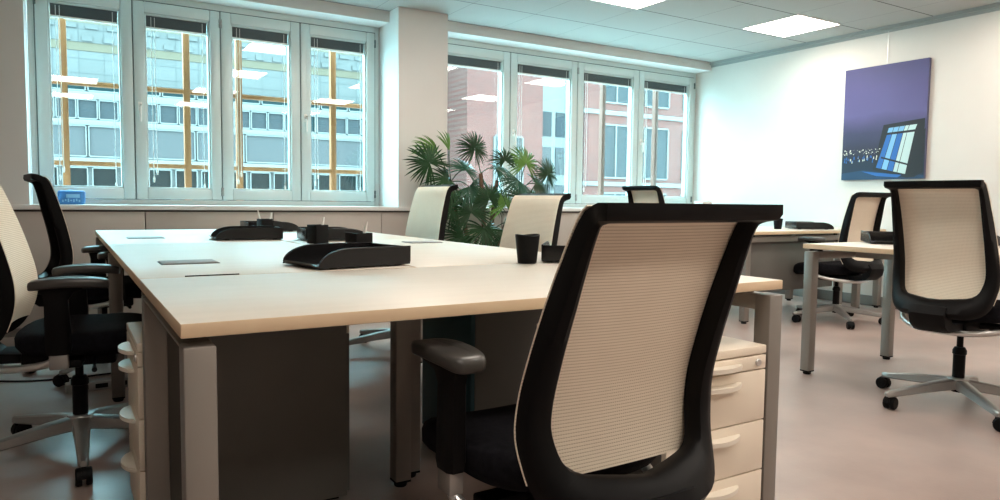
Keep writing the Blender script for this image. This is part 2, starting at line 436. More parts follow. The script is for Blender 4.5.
# white and stone office building straight across
bt = thing('office_building', 'pale stone and white panelled office block across the street', 'building', (4.0, 22.0, -6.0))
def RB(bm, t):
    for v in bm.verts: v.co -= t.location
    return bm
X0, X1 = -9.0, 11.4
bm = BM(); box(bm, X0, X1, 22.12, 32, -6, 7.2); obj('wall', RB(bm, bt), m_facw, bt)
for nm, z0, z1, mm, yy in (('stone_band', 4.20, 5.02, m_stone, 22.0), ('beige_band', 5.02, 6.1, m_facp, 21.98), ('white_band', 1.80, 2.06, m_facw, 21.97),
                           ('white_band', 2.97, 3.12, m_facw, 21.97), ('white_band', 3.70, 3.90, m_facw, 21.97), ('stone_band', 6.1, 7.2, m_stone, 22.0), ('stone_band', -6, .3, m_stone, 22.0)):
    bm = BM(); box(bm, X0, X1, yy, 22.14, z0, z1, .01); obj(nm, RB(bm, bt), mm, bt)
bm = BM(); box(bm, X0, X1, 21.95, 22.0, 5.25, 5.77)
for k in range(38): box(bm, X0 + .52 * k, X0 + .52 * k + .26, 21.9, 22.0, 5.28, 5.42); box(bm, X0 + .52 * k + .1, X0 + .52 * k + .4, 21.9, 22.0, 5.62, 5.74)
obj('cornice', RB(bm, bt), m_stone, bt)
rows = [(3.93, 4.17, .95, m_fteal, .10), (3.15, 3.68, .52, m_fglass, .08), (2.10, 2.95, 1.42, m_fglass2, .10), (.35, 1.78, .72, m_fdark, .16)]
for z0, z1, pit, mm, gap in rows:
    x = -2.4; k = 0
    while x + pit < 11.3:
        bm = BM()
        w = pit
        a, b_ = x + gap / 2, x + w - gap / 2
        for q in ((a - .03, a, z0, z1), (b_, b_ + .03, z0, z1), (a, b_, z0 - .02, z0 + .02), (a, b_, z1 - .02, z1 + .02)):
            box(bm, q[0], q[1], 21.99, 22.13, q[2], q[3])
        wn = obj('window', RB(bm, bt), m_facw, bt)
        mmm = mm
        if mm is m_fglass and k % 5 == 2: mmm = m_fteal
        bm = BM(); box(bm, a, b_, 22.05, 22.125, z0, z1); obj('pane', RB(bm, bt), mmm, wn)
        x += pit; k += 1
# brick building to the right
bk = thing('brick_building', 'reddish brick block seen through the right hand window', 'building', (18.0, 20.0, -6.0))
bm = BM(); box(bm, 11.5, 14.6, 20.0, 31, -6, 8); obj('brick_wall', RB(bm, bk), m_brick, bk)
bm = BM(); box(bm, 16.5, 70, 20.0, 31, -6, 8); obj('brick_wall', RB(bm, bk), m_brick, bk)
bm = BM(); box(bm, 14.6, 16.5, 20.6, 31, -6, 8); obj('pale_wall', RB(bm, bk), m_facw, bk)
for z in (1.6, 4.3):
    bm = BM(); box(bm, 16.4, 70, 19.9, 20.1, z, z + .16); obj('white_band', RB(bm, bk), m_facw, bk)
for wx, z0, z1, ww in ((12.6, 1.4, 3.2, 1.1), (12.6, -1.8, .4, 1.1), (17.4, 1.95, 3.9, 1.2), (19.5, 1.95, 3.9, 1.2), (21.6, 1.95, 3.9, 1.2), (23.8, 1.95, 3.9, 1.2), (17.4, 4.8, 6.6, 1.2), (19.5, 4.8, 6.6, 1.2), (21.6, 4.8, 6.6, 1.2), (23.8, 4.8, 6.6, 1.2),
                       (17.4, -1, 1.3, 1.2), (19.5, -1, 1.3, 1.2), (21.6, -1, 1.3, 1.2), (23.8, -1, 1.3, 1.2)):
    bm = BM()
    for q in ((wx - .06, wx, z0, z1), (wx + ww, wx + ww + .06, z0, z1), (wx, wx + ww, z0 - .06, z0), (wx, wx + ww, z1, z1 + .06), (wx + ww / 2 - .03, wx + ww / 2 + .03, z0, z1)):
        box(bm, q[0], q[1], 19.93, 20.02, q[2], q[3])
    wn = obj('window', RB(bm, bk), m_facw, bk)
    bm = BM(); box(bm, wx, wx + ww, 19.97, 20.01, z0, z1); obj('pane', RB(bm, bk), m_fglass, wn)
for wx, z0, z1 in ((14.8, 2.0, 3.0), (15.6, 2.0, 3.0), (14.8, 3.4, 4.3), (15.6, 3.4, 4.3), (14.8, .6, 1.6), (15.6, .6, 1.6)):
    bm = BM(); box(bm, wx, wx + .6, 20.56, 20.62, z0, z1, .01); obj('window', RB(bm, bk), m_fglass2 if z0 < 2.5 else m_fglass, bk)

# ---------------------------------------------------------------- ceiling lights
def lamp(x, y, label):
    t = thing('ceiling_light', label, 'ceiling light', (x, y, ZC), 0, 'recessed square ceiling lights')
    bm = BM(); w = .31
    for q in ((-w, w, -w, -w + .012), (-w, w, w - .012, w), (-w, -w + .012, -w, w), (w - .012, w, -w, w)):
        box(bm, q[0], q[1], q[2], q[3], -.006, 0)
    obj('frame', bm, m_lampf, t)
    bm = BM(); box(bm, -w + .012, w - .012, -w + .012, w - .012, -.004, -.0005); obj('diffuser', bm, m_lamp, t)
    return t
lamp(5.67, 3.07, 'square lit ceiling panel nearest the right wall above the picture')
lamp(3.77, 3.10, 'square lit ceiling panel cut by the top edge above the right window')
lamp(1.88, 3.10, 'square lit ceiling panel of the window side row, over the large table')
for j, y in enumerate((1.21, -.68, -2.57)):
    for i, x in enumerate((5.67, 3.77, 1.88, -.01)):
        if i == 3 and j == 0: continue
        lamp(x, y, 'square lit ceiling panel in the %s row, %s from the right wall' % (('middle', 'camera side', 'rear')[j], ('first', 'second', 'third', 'fourth')[i]))

# ---------------------------------------------------------------- desks
def leg_frame(t, axis, fixed0, fixed1, a0, a1, top=.697, lw=.055, bar=.052, side=0, lw1=None):
    """inverted U frame; axis 'y': legs at a0.. and a1 along y, x from fixed0 to fixed1"""
    def B(p0, p1, z0, z1, b=.004):
        bm = BM()
        if axis == 'y': box(bm, fixed0, fixed1, p0, p1, z0, z1, b)
        else: box(bm, p0, p1, fixed0, fixed1, z0, z1, b)
        return bm
    for p0, p1 in ((a0, a0 + lw), (a1 - (lw1 or lw), a1)):
        lg = obj('leg', B(p0, p1, .022, top), m_leg, t)
        c0 = (fixed0 + fixed1) / 2; c1 = (p0 + p1) / 2
        cx, cy = (c0, c1) if axis == 'y' else (c1, c0)
        bm = BM(); lathe(bm, [(.020, 0), (.022, .004), (.022, .012), (.012, .014), (.012, .024)], (cx, cy, 0), 14)
        box(bm, cx - .0265, cx + .0265, cy - .0265, cy + .0265, .016, .023)
        obj('foot', bm, m_black, lg)
    ins = {-1: (.030, .0), 1: (.0, .030), 0: (.012, .012)}[side]
    F0, F1 = fixed0, fixed1
    bm = BM()
    q0, q1 = a0 + lw - .002, a1 - lw + .002
    for f0, f1, za, zb in ((F0 + ins[0], F1 - ins[1], top - bar + .007, top - .006), (F0, F1, top - .007, top - .0005)):
        if axis == 'y': box(bm, f0, f1, q0, q1, za, zb, .0015)
        else: box(bm, q0, q1, f0, f1, za, zb, .0015)
    obj('frame_bar', bm, m_leg, t)

def desk(label, x0, x1, y0, y1, frames, flaps=(), panels=(), slots=(), group=None, cat='desk', name='desk'):
    cx, cy = (x0 + x1) / 2, (y0 + y1) / 2
    t = thing(name, label, cat, (cx, cy, 0), 0, group)
    w, d = (x1 - x0) / 2, (y1 - y0) / 2
    g = .0045
    bm = BM(); box(bm, -w + g, w - g, -d + g, d - g, .714, .74, .0018)
    for f in bm.faces:
        f.normal_update()
        f.material_index = 0 if abs(f.normal.z) > .5 else 1
    obj('tabletop', bm, [m_top, m_edge], t)
    for fr in frames:
        ax, f0, f1, a0, a1 = fr[:5]
        if ax == 'post':
            lg = bm = BM(); box(bm, a0 - cx, a1 - cx, f0 - cy, f1 - cy, .022, .697, .004)
            lg = obj('leg', bm, m_leg, t)
            bm = BM(); mx_, my_ = (a0 + a1) / 2 - cx, (f0 + f1) / 2 - cy
            lathe(bm, [(.020, 0), (.022, .004), (.022, .012), (.012, .014), (.012, .024)], (mx_, my_, 0), 14)
            box(bm, a0 - cx + .001, a1 - cx - .001, f0 - cy + .001, f1 - cy - .001, .016, .023); obj('foot', bm, m_black, lg)
        elif ax == 'y': leg_frame(t, 'y', f0 - cx, f1 - cx, a0 - cy, a1 - cy, side=-1 if (f0 + f1) / 2 < cx else 1)
        else: leg_frame(t, 'x', f0 - cy, f1 - cy, a0 - cx, a1 - cx, lw1=fr[5] if len(fr) > 5 else None)
        # spacers between frame and top
        for p in ((a0 + .1, a1 - .1) if ax != 'post' else ()):
            bm = BM()
            c0 = (f0 + f1) / 2
            q = (c0 - cx, p - cy) if ax == 'y' else (p - cx, c0 - cy)
            lathe(bm, [(.016, .6965), (.016, .7145)], (q[0], q[1], 0), 12)
            obj('spacer', bm, m_black, t)
    # long under-beam
    bm = BM()
    if d < w: box(bm, -w + .07, w - .07, -.03, .03, .655, .7145)
    else: box(bm, -.03, .03, -d + .07, d - .07, .655, .7145)
    obj('beam', bm, m_leg, t)
    for fx, fy, fw, fd in flaps:
        bm = BM(); box(bm, fx - cx - fw / 2, fx - cx + fw / 2, fy - cy - fd / 2, fy - cy + fd / 2, .7402, .7445, .0015)
        box(bm, fx - cx - fw / 2 - .004, fx - cx + fw / 2 + .004, fy - cy - fd / 2 - .004, fy - cy + fd / 2 + .004, .7398, .7412, mi=1)
        tag(obj('cable_flap', bm, [m_plate, m_black], t), 'grey metal cable flap')
    for sx0, sx1, sy0, sy1 in slots:
        bm = BM(); box(bm, sx0 - cx, sx1 - cx, sy0 - cy, sy1 - cy, .7385, .7425, .001); tag(obj('cable_slot', bm, m_black, t), 'thin black cable slot')
    for px0, px1, py0, py1, pz0, pz1, *pm in panels:
        bm = BM(); box(bm, px0 - cx, px1 - cx, py0 - cy, py1 - cy, pz0, pz1, .003)
        tag(obj('modesty_panel', bm, pm[0] if pm else m_panel, t), 'dark teal panel' if pm else 'dark grey panel')
    return t
G = 'bench desks of the large table'
desk('pale laminate desk closing the near end of the large table, facing the foreground chair', 0, 1.605, 0, .8,
     [('y', .008, .063, .006, .79), ('y', 1.548, 1.603, .004, .79)], group=G)
desk('pale laminate desk on the left of the large table, behind the near end desk', 0, .812, .8, 2.4,
     [('post', .826, .881, .754, .809)], flaps=[(.19, 1.265, .17, .125)], panels=[(.012, .582, .812, .830, .022, .7135)], slots=[(.118, .262, .8048, .8088)], group=G)
desk('pale laminate desk on the right side of the large table, beside the black tumbler', .812, 1.605, .8, 2.4,
     [('x', .885, .940, .815, 1.597)], flaps=[(1.42, 2.05, .17, .125)], panels=[(1.118, 1.598, .945, .963, .022, .7135), (1.098, 1.117, .945, 1.36, .022, .7135, m_teal)], group=G)
desk('pale laminate desk at the far left corner of the large table by the window', 0, .812, 2.4, 4.0,
     [('x', 2.405, 2.46, .006, .794), ('x', 3.93, 3.985, .006, .794)], flaps=[(.205, 2.92, .17, .125)], group=G)
desk('pale laminate desk at the far right corner of the large table by the palm', .812, 1.605, 2.4, 4.0,
     [('x', 2.405, 2.46, .815, 1.597), ('x', 3.93, 3.985, .815, 1.597)], flaps=[(1.42, 3.5, .17, .125)], group=G)
desk('pale desk on grey legs beside the front right chair, carrying black trays', 3.37, 4.24, -.40, 1.215,
     [('x', 1.155, 1.21, 3.39, 4.235), ('x', -.395, -.34, 3.39, 4.235)], group='desks by the right wall')
desk('pale desk with dark grey end panel, cup and tray on it, by the right wall', 4.40, 5.76, 2.45, 4.05,
     [('x', 2.48, 2.535, 4.45, 5.74), ('x', 3.96, 4.015, 4.45, 5.74)], panels=[(4.51, 5.68, 2.545, 2.565, .235, .71)], group='desks by the right wall')
desk('narrow pale side desk in the corner behind the rear right chair', 5.93, 6.385, 2.48, 3.28,
     [('y', 5.99, 6.045, 2.50, 3.26), ('y', 6.32, 6.375, 2.50, 3.26)], group='desks by the right wall')

# ---------------------------------------------------------------- pedestals
def pedestal(label, loc, rz, group='drawer pedestals', d=.60):
    t = thing('drawer_pedestal', label, 'drawer pedestal', loc, rz, group)
    w, h = .38, .56
    hw = w / 2
    bm = BM(); box(bm, -hw, hw, -d / 2 + .02, d / 2, .028, h - .024, .003); obj('carcass', bm, m_panel, t)
    bm = BM(); box(bm, -hw + .02, hw - .02, -d / 2 + .05, d / 2 - .03, 0, .029); obj('plinth', bm, m_black, t)
    bm = BM(); box(bm, -hw, hw, -d / 2, d / 2, h - .0235, h, .003); obj('top', bm, m_cream, t)
    zs = [(.494, .533, True), (.348, .491, False), (.203, .345, False), (.032, .200, False)]
    for z0, z1, pencil in zs:
        bm = BM(); box(bm, -hw + .001, hw - .001, -d / 2, -d / 2 + .0195, z0, z1, .0025); dr = obj('drawer', bm, m_cream, t)
        zh = z1 - (.020 if pencil else .030)
        n = 16
        pts = [(-.09 + .18 * k / n, -d / 2 - .036 * math.sin(PI * k / n) ** .7 + .0005) for k in range(n + 1)]
        inn = [(-.085 + .17 * k / n, -d / 2 - .020 * math.sin(PI * k / n) ** .8 + .0008) for k in range(n, -1, -1)]
        bm = BM(); prism(bm, pts, 'z', zh - .006, zh + .006)
        bmesh.ops.bevel(bm, geom=[e for e in bm.edges if abs(e.verts[0].co.z - e.verts[1].co.z) < 1e-5], offset=.003, segments=2, affect='EDGES')
        obj('handle', bm, m_handle, dr)
        if pencil:
            bm = BM()
            M = Matrix.Translation((hw - .035, -d / 2, (z0 + z1) / 2)) @ Matrix.Rotation(PI / 2, 4, 'X')
            lathe(bm, [(.011, 0), (.011, .003), (.009, .005), (.008, .005), (.003, .004)], n=18)
            for v in bm.verts: v.co = M @ v.co
            obj('lock', bm, m_chrome, dr)
    return t
p0 = pedestal('cream fronted drawer pedestal under the near end desk, beside the front chair', (1.338, .295, 0), 0)
dup(p0, (.298, 1.024, 0), -PI / 2, 'grey sided pedestal with cream drawers opening to the left under the large table')
pedestal('grey pedestal under the right side of the large table, seen between the legs', (1.362, 1.160, 0), PI / 2, d=.47)

# ---------------------------------------------------------------- office chair
PROF = [(-.275, .455), (-.243, .515), (-.216, .594), (-.211, .669), (-.224, .755), (-.244, .85), (-.268, .945), (-.285, 1.005), (-.300, 1.037), (-.328, 1.053), (-.362, 1.058)]
def make_profile():
    P = bez([(0, a, b) for a, b in PROF], 8)
    S = [0]
    for a, b in zip(P[:-1], P[1:]): S.append(S[-1] + (b - a).length)
    return P, S
PP, SS = make_profile(); LB = SS[-1]
def prof(s):
    s = max(0, min(LB, s))
    for i in range(len(SS) - 1):
        if s <= SS[i + 1]:
            t = (s - SS[i]) / (SS[i + 1] - SS[i]); p = PP[i].lerp(PP[i + 1], t)
            tg = (PP[min(i + 2, len(PP) - 1)] - PP[max(i - 1, 0)]).normalized()
            break
    n = Vector((0, tg.z, -tg.y))          # front normal
    return p, n
def back_map(x, s, t, bowed=True):
    p, n = prof(s)
    q = p + n * (t + .03 * (x / .25) ** 2 * max(0, 1 - (s / (LB - .06)) ** 3))
    if bowed:
        bow = max(0.0, 1 - s / .18)
        q = q + Vector((0, -.066 * bow * (1 - min(1, (x / .20) ** 2)), 0))
    return Vector((x, q.y, q.z))

def round_poly(pts, radii, n=8):
    out = []
    k = len(pts)
    for i in range(k):
        p = Vector(pts[i]); a = Vector(pts[i - 1]); b = Vector(pts[(i + 1) % k]); r = radii[i]
        u = (a - p).normalized(); v = (b - p).normalized()
        ang = u.angle(v); d = min(r / math.tan(ang / 2), .49 * (a - p).length, .49 * (b - p).length)
        A = p + u * d; B = p + v * d
        for j in range(n + 1):
            t = j / n
            out.append((1 - t) ** 2 * A + 2 * t * (1 - t) * p + t * t * B)
    return out
def resample(loop, K, start):
    L = loop + [loop[0]]
    # start from point whose angle is lowest-centre
    i0 = min(range(len(loop)), key=lambda i: (loop[i] - Vector(start)).length)
    loop = loop[i0:] + loop[:i0]; L = loop + [loop[0]]
    D = [0]
    for a, b in zip(L[:-1], L[1:]): D.append(D[-1] + (b - a).length)
    out = []; j = 0
    for k in range(K):
        t = D[-1] * k / K
        while D[j + 1] < t: j += 1
        out.append(L[j].lerp(L[j + 1], (t - D[j]) / max(1e-9, D[j + 1] - D[j])))
    return out
OUT = [(0, 0), (.188, 0), (.214, .16), (.187, LB - .085), (.187, LB - .040), (.195, LB - .024), (.195, LB), (0, LB), (-.195, LB), (-.195, LB - .024), (-.187, LB - .040), (-.187, LB - .085), (-.214, .16), (-.188, 0)]
OUTR = [.0, .10, .25, .10, .02, .008, .008, 0, .008, .008, .02, .10, .25, .10]
INN = [(0, .072), (.152, .094), (.170, .18), (.166, LB - .047), (0, LB - .047), (-.166, LB - .047), (-.170, .18), (-.152, .094)]
INNR = [0, .06, .25, .032, 0, .032, .25, .06]
def halfwidth(loop, s):
    best = .1
    for a, b in zip(loop, loop[1:] + loop[:1]):
        if (a.y - s) * (b.y - s) <= 0 and abs(a.y - b.y) > 1e-9:
            t = (s - a.y) / (b.y - a.y); best = max(best, abs(a.x + t * (b.x - a.x)))
    return best

def chair_parts(t, cream=True):
    # ---- back frame ring
    K = 96
    o = resample(round_poly(OUT, OUTR), K, (0, 0)); i_ = resample(round_poly(INN, INNR), K, (0, .072))
    sec = [(0, .010), (0, -.018), (.10, -.034), (.55, -.040), (.9, -.034), (1, -.018), (1, .008)]
    bm = BM(); V = []
    for k in range(K):
        row = []
        for a, tt in sec:
            p = o[k].lerp(i_[k], a)
            th = 1.0 - .32 * min(1, max(0, (p.y - LB + .24) / .2))
            row.append(bm.verts.new(back_map(p.x, p.y, tt * th)))
        V.append(row)
    ns = len(sec)
    for k in range(K):
        for j in range(ns):
            bm.faces.new((V[k][j], V[k][(j + 1) % ns], V[(k + 1) % K][(j + 1) % ns], V[(k + 1) % K][j]))
    tag(obj('back_frame', bm, m_black, t, 50), 'black back frame')
    # ---- mesh panel
    ol = round_poly(OUT, OUTR)
    bm = BM(); uvl = bm.loops.layers.uv.new('UVMap')
    rows = 40; cols = 18; s0, s1 = .076, LB - .056
    def grid(tt):
        g = []
        for r in range(rows + 1):
            s = s0 + (s1 - s0) * r / rows
            hw = halfwidth(ol, min(s, LB - .05)) + .0015
                # the lower edge of the mesh is drawn straight across
            g.append([(hw * (2 * c / cols - 1), s) for c in range(cols + 1)])
        return g
    G0 = grid(0)
    F = [[bm.verts.new(back_map(x, s, .0126, False)) for x, s in row] for row in G0]
    B = [[bm.verts.new(back_map(x, s, .0103, False)) for x, s in row] for row in G0]
    def addf(vs, us):
        f = bm.faces.new(vs)
        for l, u in zip(f.loops, us): l[uvl].uv = u
    for r in range(rows):
        for c in range(cols):
            us = [G0[r][c], G0[r][c + 1], G0[r + 1][c + 1], G0[r + 1][c]]
            addf((F[r][c], F[r][c + 1], F[r + 1][c + 1], F[r + 1][c]), us)
            addf((B[r + 1][c], B[r + 1][c + 1], B[r][c + 1], B[r][c]), us[::-1])
    for r in range(rows):
        for c in (0, cols): addf((F[r][c], F[r + 1][c], B[r + 1][c], B[r][c]), [(0, 0)] * 4)
    for c in range(cols):
        for r in (0, rows): addf((F[r][c], F[r][c + 1], B[r][c + 1], B[r][c]), [(0, 0)] * 4)
    tag(obj('back_mesh', bm, m_mesh, t, 50), 'cream woven mesh')
    # ---- spine bracket from the frame bottom down under the seat
    bm = BM()
    pr = [(-.350, .505), (-.372, .47), (-.355, .415), (-.31, .380), (-.15, .372), (-.15, .402), (-.27, .415), (-.305, .45), (-.318, .50)]
    rings = []
    for k in range(9):
        u = k / 8; x = -.075 + .15 * u
        sc = 1 - .0 * abs(2 * u - 1)
        ext = 1.0 if 0 < k < 8 else .96
        rings.append([(x, -.26 + (y + .26) * ext, .45 + (z - .45) * ext) for y, z in pr])
    loft(bm, rings); obj('back_bracket', bm, m_black, t)
    # ---- seat
    bm = BM(); n = 28; rings = []
    def sup(hx, hy, e=3.4):
        r = []
        for k in range(n * 2):
            a = PI * k / n; c, s = math.cos(a), math.sin(a)
            r.append((hx * math.copysign(abs(c) ** (2 / e), c), hy * math.copysign(abs(s) ** (2 / e), s)))
        return r
    lay = [(.415, .80), (.425, .94), (.445, .995), (.470, 1.0), (.486, .975), (.494, .92), (.498, .80), (.499, .5), (.497, .15)]
    for z, f in lay:
        ring = []
        for x, y in sup(.243 * f, .252 * f):
            yy = y + .065
            zz = z
            if yy > .13: zz -= (yy - .13) ** 2 * 1.6
            if z > .46: zz += .010 * (x / .25) ** 2 - .006 * (1 - min(1, abs(y) / .2))
            ring.append((x, yy, zz))
        rings.append(ring)
    loft(bm, rings); obj('seat', bm, m_seat, t, 60)
    # ---- mechanism
    bm = BM(); box(bm, -.09, .09, -.17, .13, .355, .416, .012); box(bm, -.20, .20, -.03, .03, .372, .400, .006)
    tube(bm, [(.08, .06, .385), (.22, .07, .38), (.27, .075, .375)], [.005, .005, .009], 8)
    obj('mechanism', bm, m_black, t)
    # ---- silver support tube: sweeps under the seat from arm to arm
    bm = BM()
    half = [(.262, .015, .49), (.263, .010, .435), (.256, -.015, .405), (.225, -.085, .388), (.155, -.165, .374), (.075, -.20, .366)]
    pts = bez(half + [(-x, y, z) for x, y, z in half[::-1]], 5)
    tube(bm, pts, .0135, 10, flat=1.0); tag(obj('support_tube', bm, m_chrome, t, 60), 'silver tube')
    # ---- arms
    for sgn in (-1, 1):
        cx = .262 * sgn
        bm = BM(); rings = []
        for z, hx, y0, y1 in ((.415, .021, -.018, .050), (.435, .024, -.022, .054), (.60, .0225, -.022, .048), (.625, .024, -.028, .065), (.640, .032, -.034, .110), (.648, .036, -.042, .140)):
            rings.append([(cx + hx * a, (y0 + y1) / 2 + (y1 - y0) / 2 * b, z) for a, b in ((1, .6), (.6, 1), (-.6, 1), (-1, .6), (-1, -.6), (-.6, -1), (.6, -1), (1, -.6))])
        loft(bm, rings); arm = obj('armrest', bm, m_black, t, 50)
        bm = BM(); rings = []
        for z, f in ((.646, .90), (.650, .98), (.664, 1.0), (.673, .95), (.6765, .80), (.677, .4)):
            ring = []
            for k in range(36):
                a = 2 * PI * k / 36; c, s = math.cos(a), math.sin(a); e = 4.2
                x = .049 * f * math.copysign(abs(c) ** (2 / e), c); y = (.120 - .040 * (1 - f)) * math.copysign(abs(s) ** (2 / 3.0), s)
                x *= 1 - .18 * (y / .12) if y > 0 else 1
                ring.append((cx - .006 * sgn + x, .052 + y, z - .012 * (y / .12) ** 2))
            rings.append(ring)
        loft(bm, rings); obj('arm_pad', bm, m_pad, arm, 60)
        bm = BM(); box(bm, cx - .017, cx + .017, -.012, .044, .365, .420, .004); tag(obj('arm_sleeve', bm, m_alu, arm), 'silver sleeve')

def chair_lower(t, rot):
    bm = BM(); lathe(bm, [(.014, .20), (.014, .36)], n=16); obj('gas_spring', bm, m_black, t)
    bm = BM(); lathe(bm, [(.026, .075), (.026, .255), (.030, .257), (.030, .275), (.022, .29), (.015, .292)], n=20); obj('gas_column', bm, m_black, t)
    bm = BM()
    lathe(bm, [(.030, .09), (.047, .093), (.050, .128), (.043, .142), (.031, .145)], n=25)
    R5 = .375
    for k in range(5):
        a = rot + 2 * PI * k / 5
        c, s = math.cos(a), math.sin(a)
        rings = []
        for r, w, zb, zt in ((.035, .030, .088, .139), (.12, .026, .083, .129), (.24, .021, .072, .110), (.34, .0175, .062, .092), (.372, .016, .060, .087), (.382, .010, .064, .083)):
            sec = [(-w, zb + .006), (-w * .7, zb), (w * .7, zb), (w, zb + .006), (w * .86, zt - .006), (w * .45, zt), (-w * .45, zt), (-w * .86, zt - .006)]
            rings.append([(r * c - y * s, r * s + y * c, z) for y, z in sec])
        loft(bm, rings)
    base = obj('star_base', bm, m_alu, t, 40); tag(base, 'grey metal star base')
    for k in range(5):
        a = rot + 2 * PI * k / 5
        cx, cy = .362 * math.cos(a), .362 * math.sin(a)
        b = a * 3.1 + k
        bm = BM()
        d = Vector((math.cos(b), math.sin(b), 0)); ax = Vector((-d.y, d.x, 0))
        wc = Vector((cx, cy, .030)) + d * .014
        for sg in (-1, 1):
            rings = []
            for off, r in ((.006, .022), (.006, .029), (.009, .030), (.021, .030), (.025, .026), (.025, .010)):
                o = wc + ax * (off * sg)
                rings.append([o + d * (r * math.cos(2 * PI * j / 18)) + Vector((0, 0, r * math.sin(2 * PI * j / 18))) for j in range(18)])
            loft(bm, rings)
        # hood and stem
        rings = []
        for ang in range(0, 181, 20):
            aa = math.radians(ang)
            o = wc + d * (.033 * math.cos(aa)) + Vector((0, 0, .033 * math.sin(aa)))
            o2 = wc + d * (.028 * math.cos(aa)) + Vector((0, 0, .028 * math.sin(aa)))
            rings.append([o - ax * .007, o + ax * .007, o2 + ax * .007, o2 - ax * .007])
        loft(bm, rings)
        lathe(bm, [(.010, .050), (.011, .056), (.011, .068), (.007, .072)], (cx, cy, 0), 12)
        obj('caster', bm, m_black, base)

UPPER = ('back_frame', 'back_mesh', 'back_bracket', 'seat', 'mechanism', 'support_tube', 'armrest')
BACKP = ('back_frame', 'back_mesh', 'back_bracket')
def adjust(t, dz=0.0, tilt=0.0, arm_dz=0.0, wide=1.0, tall=1.0, seat_dz=0.0, arm_dy=0.0, back_dy=0.0):
    """set seat height and back recline of one chair"""
    for c in t.children:
        st = c.name.split('.')[0]
        if st in UPPER:
            c.location.z += dz
            if st in BACKP and (tilt or wide != 1 or tall != 1):
                piv = Vector((0, -.2, .42)); R = Matrix.Rotation(tilt, 4, 'X')
                Sx = Matrix.Diagonal((wide, 1, tall, 1)) if st != 'back_bracket' else Matrix.Identity(4)
                c.matrix_local = Matrix.Translation((0, 0, dz)) @ Matrix.Translation(piv) @ R @ Sx @ Matrix.Translation(-piv)
            if st == 'armrest': c.location.z += arm_dz
            if st == 'seat': c.location.z += seat_dz
            if st == 'armrest' or st == 'support_tube': c.location.y += arm_dy
            if st in BACKP: c.location.y += back_dy

GC = 'office chairs with cream mesh backs'
def chair(label, x, y, yaw, base_rot, dz=0.0, tilt=0.0, src=[None], **kw):
    """yaw: compass direction the chair faces, degrees from +y toward +x"""
    rz = -math.radians(yaw)
    if src[0] is None:
        t = thing('office_chair', label, 'chair', (x, y, 0), rz, GC)
        chair_parts(t); chair_lower(t, 0.0)
        src[0] = t
    else:
        t = dup(src[0], (x, y, 0), rz, label, GC)
        for c in t.children:      # back to the neutral pose
            c.matrix_local = Matrix.Identity(4)
    for c in t.children:
        if c.name.split('.')[0] == 'star_base': c.rotation_euler = (0, 0, math.radians(base_rot) - rz)
    adjust(t, dz, tilt, **kw)
    return t
D = math.radians
chair('cream mesh office chair in the foreground, its back turned to the near end desk edge', .787, -.012, -1, 36, dz=-.080, tilt=D(5.6), wide=1.14, tall=.985, arm_dz=.055, seat_dz=.03)
chair('cream mesh office chair nearest on the left, black arms against the large table', -.128, 1.75, 97, 270, dz=-.012, tilt=D(2), arm_dz=.020, arm_dy=-.045, back_dy=.03)
chair('dark backed office chair at the far left by the window, seen almost in profile', .015, 3.16, 83, 20, tilt=D(-1.9))
chair('cream office chair on the far side of the table, directly behind the black tumbler', 1.758, 1.857, -98.6, 40, dz=-.065, tilt=D(-1.4))
chair('cream office chair on the far side of the table, left of the palm', 1.625, 2.86, -94.5, 250, dz=-.03, tilt=D(-3), wide=1.05, tall=1.03)
chair('far office chair whose back top just shows above the foreground chair', 4.196, 3.095, 89.6, 0, dz=.029, tilt=D(-1.2))
chair('office chair behind the right hand desk, below the picture, turned to the wall desk', 5.25, 2.22, 4.9, 230, dz=-.014, tilt=D(-4), arm_dz=.04)
chair('office chair at the front right with its whole star base in view', 3.466, .408, 86, 86, dz=.020, tilt=D(3.0), tall=.99, wide=1.03)

# ---------------------------------------------------------------- things on the desks
def tray(label, loc, rz, first=[None]):
    if first[0] is not None:
        return dup(first[0], loc, rz, label)
    t = thing('letter_tray', label, 'letter tray', loc, rz, 'black letter trays')
    l, w, h = .335, .25, .062
    bm = BM(); box(bm, -l / 2 + .012, l / 2, -w / 2, w / 2, .004, .008, .001)
    rings = []
    for k in range(7):        # upturned lip at the open front
        a = k / 6
        rings.append([(-l / 2 + .012 - .022 * a, -w / 2 + .03 * a, .006 + .012 * a * a), (-l / 2 + .012 - .022 * a, w / 2 - .03 * a, .006 + .012 * a * a),
                      (-l / 2 + .012 - .022 * a, w / 2 - .03 * a, .003 + .012 * a * a), (-l / 2 + .012 - .022 * a, -w / 2 + .03 * a, .003 + .012 * a * a)])
    loft(bm, rings)
    for x in (-.11, .13):
        for y in (-.10, .10): box(bm, x - .012, x + .012, y - .012, y + .012, 0, .0045)
    obj('tray_floor', bm, m_blackg, t)
    side = [(-l / 2, .004)]
    for k in range(9):
        a = PI / 2 * k / 8; side.append((-l / 2 + .004 + .115 * (1 - math.cos(a)), .010 + (h - .010) * math.sin(a)))
    side += [(l / 2, h), (l / 2, .012), (l / 2 - .012, .004)]
    for s in (-1, 1):
        bm = BM(); y0 = s * w / 2; prism(bm, side, 'y', y0 - .0022, y0 + .0022); sd = obj('side_wall', bm, m_blackg, t)
        bm = BM()
        tube(bm, [(p[0], y0, p[1]) for p in side[1:-2]], .0032, 6); obj('rim', bm, m_blackg, sd)
    bm = BM(); box(bm, l / 2 - .004, l / 2, -w / 2, w / 2, .006, h, .001); obj('back_wall', bm, m_blackg, t)
    return t
tray('black letter tray nearest the camera, open to the left on the pale desk', (.636, .965, .7412), math.radians(10))
tray('black letter tray farther left with pens behind it, open to the left', (.668, 2.65, .7412), math.radians(-4))
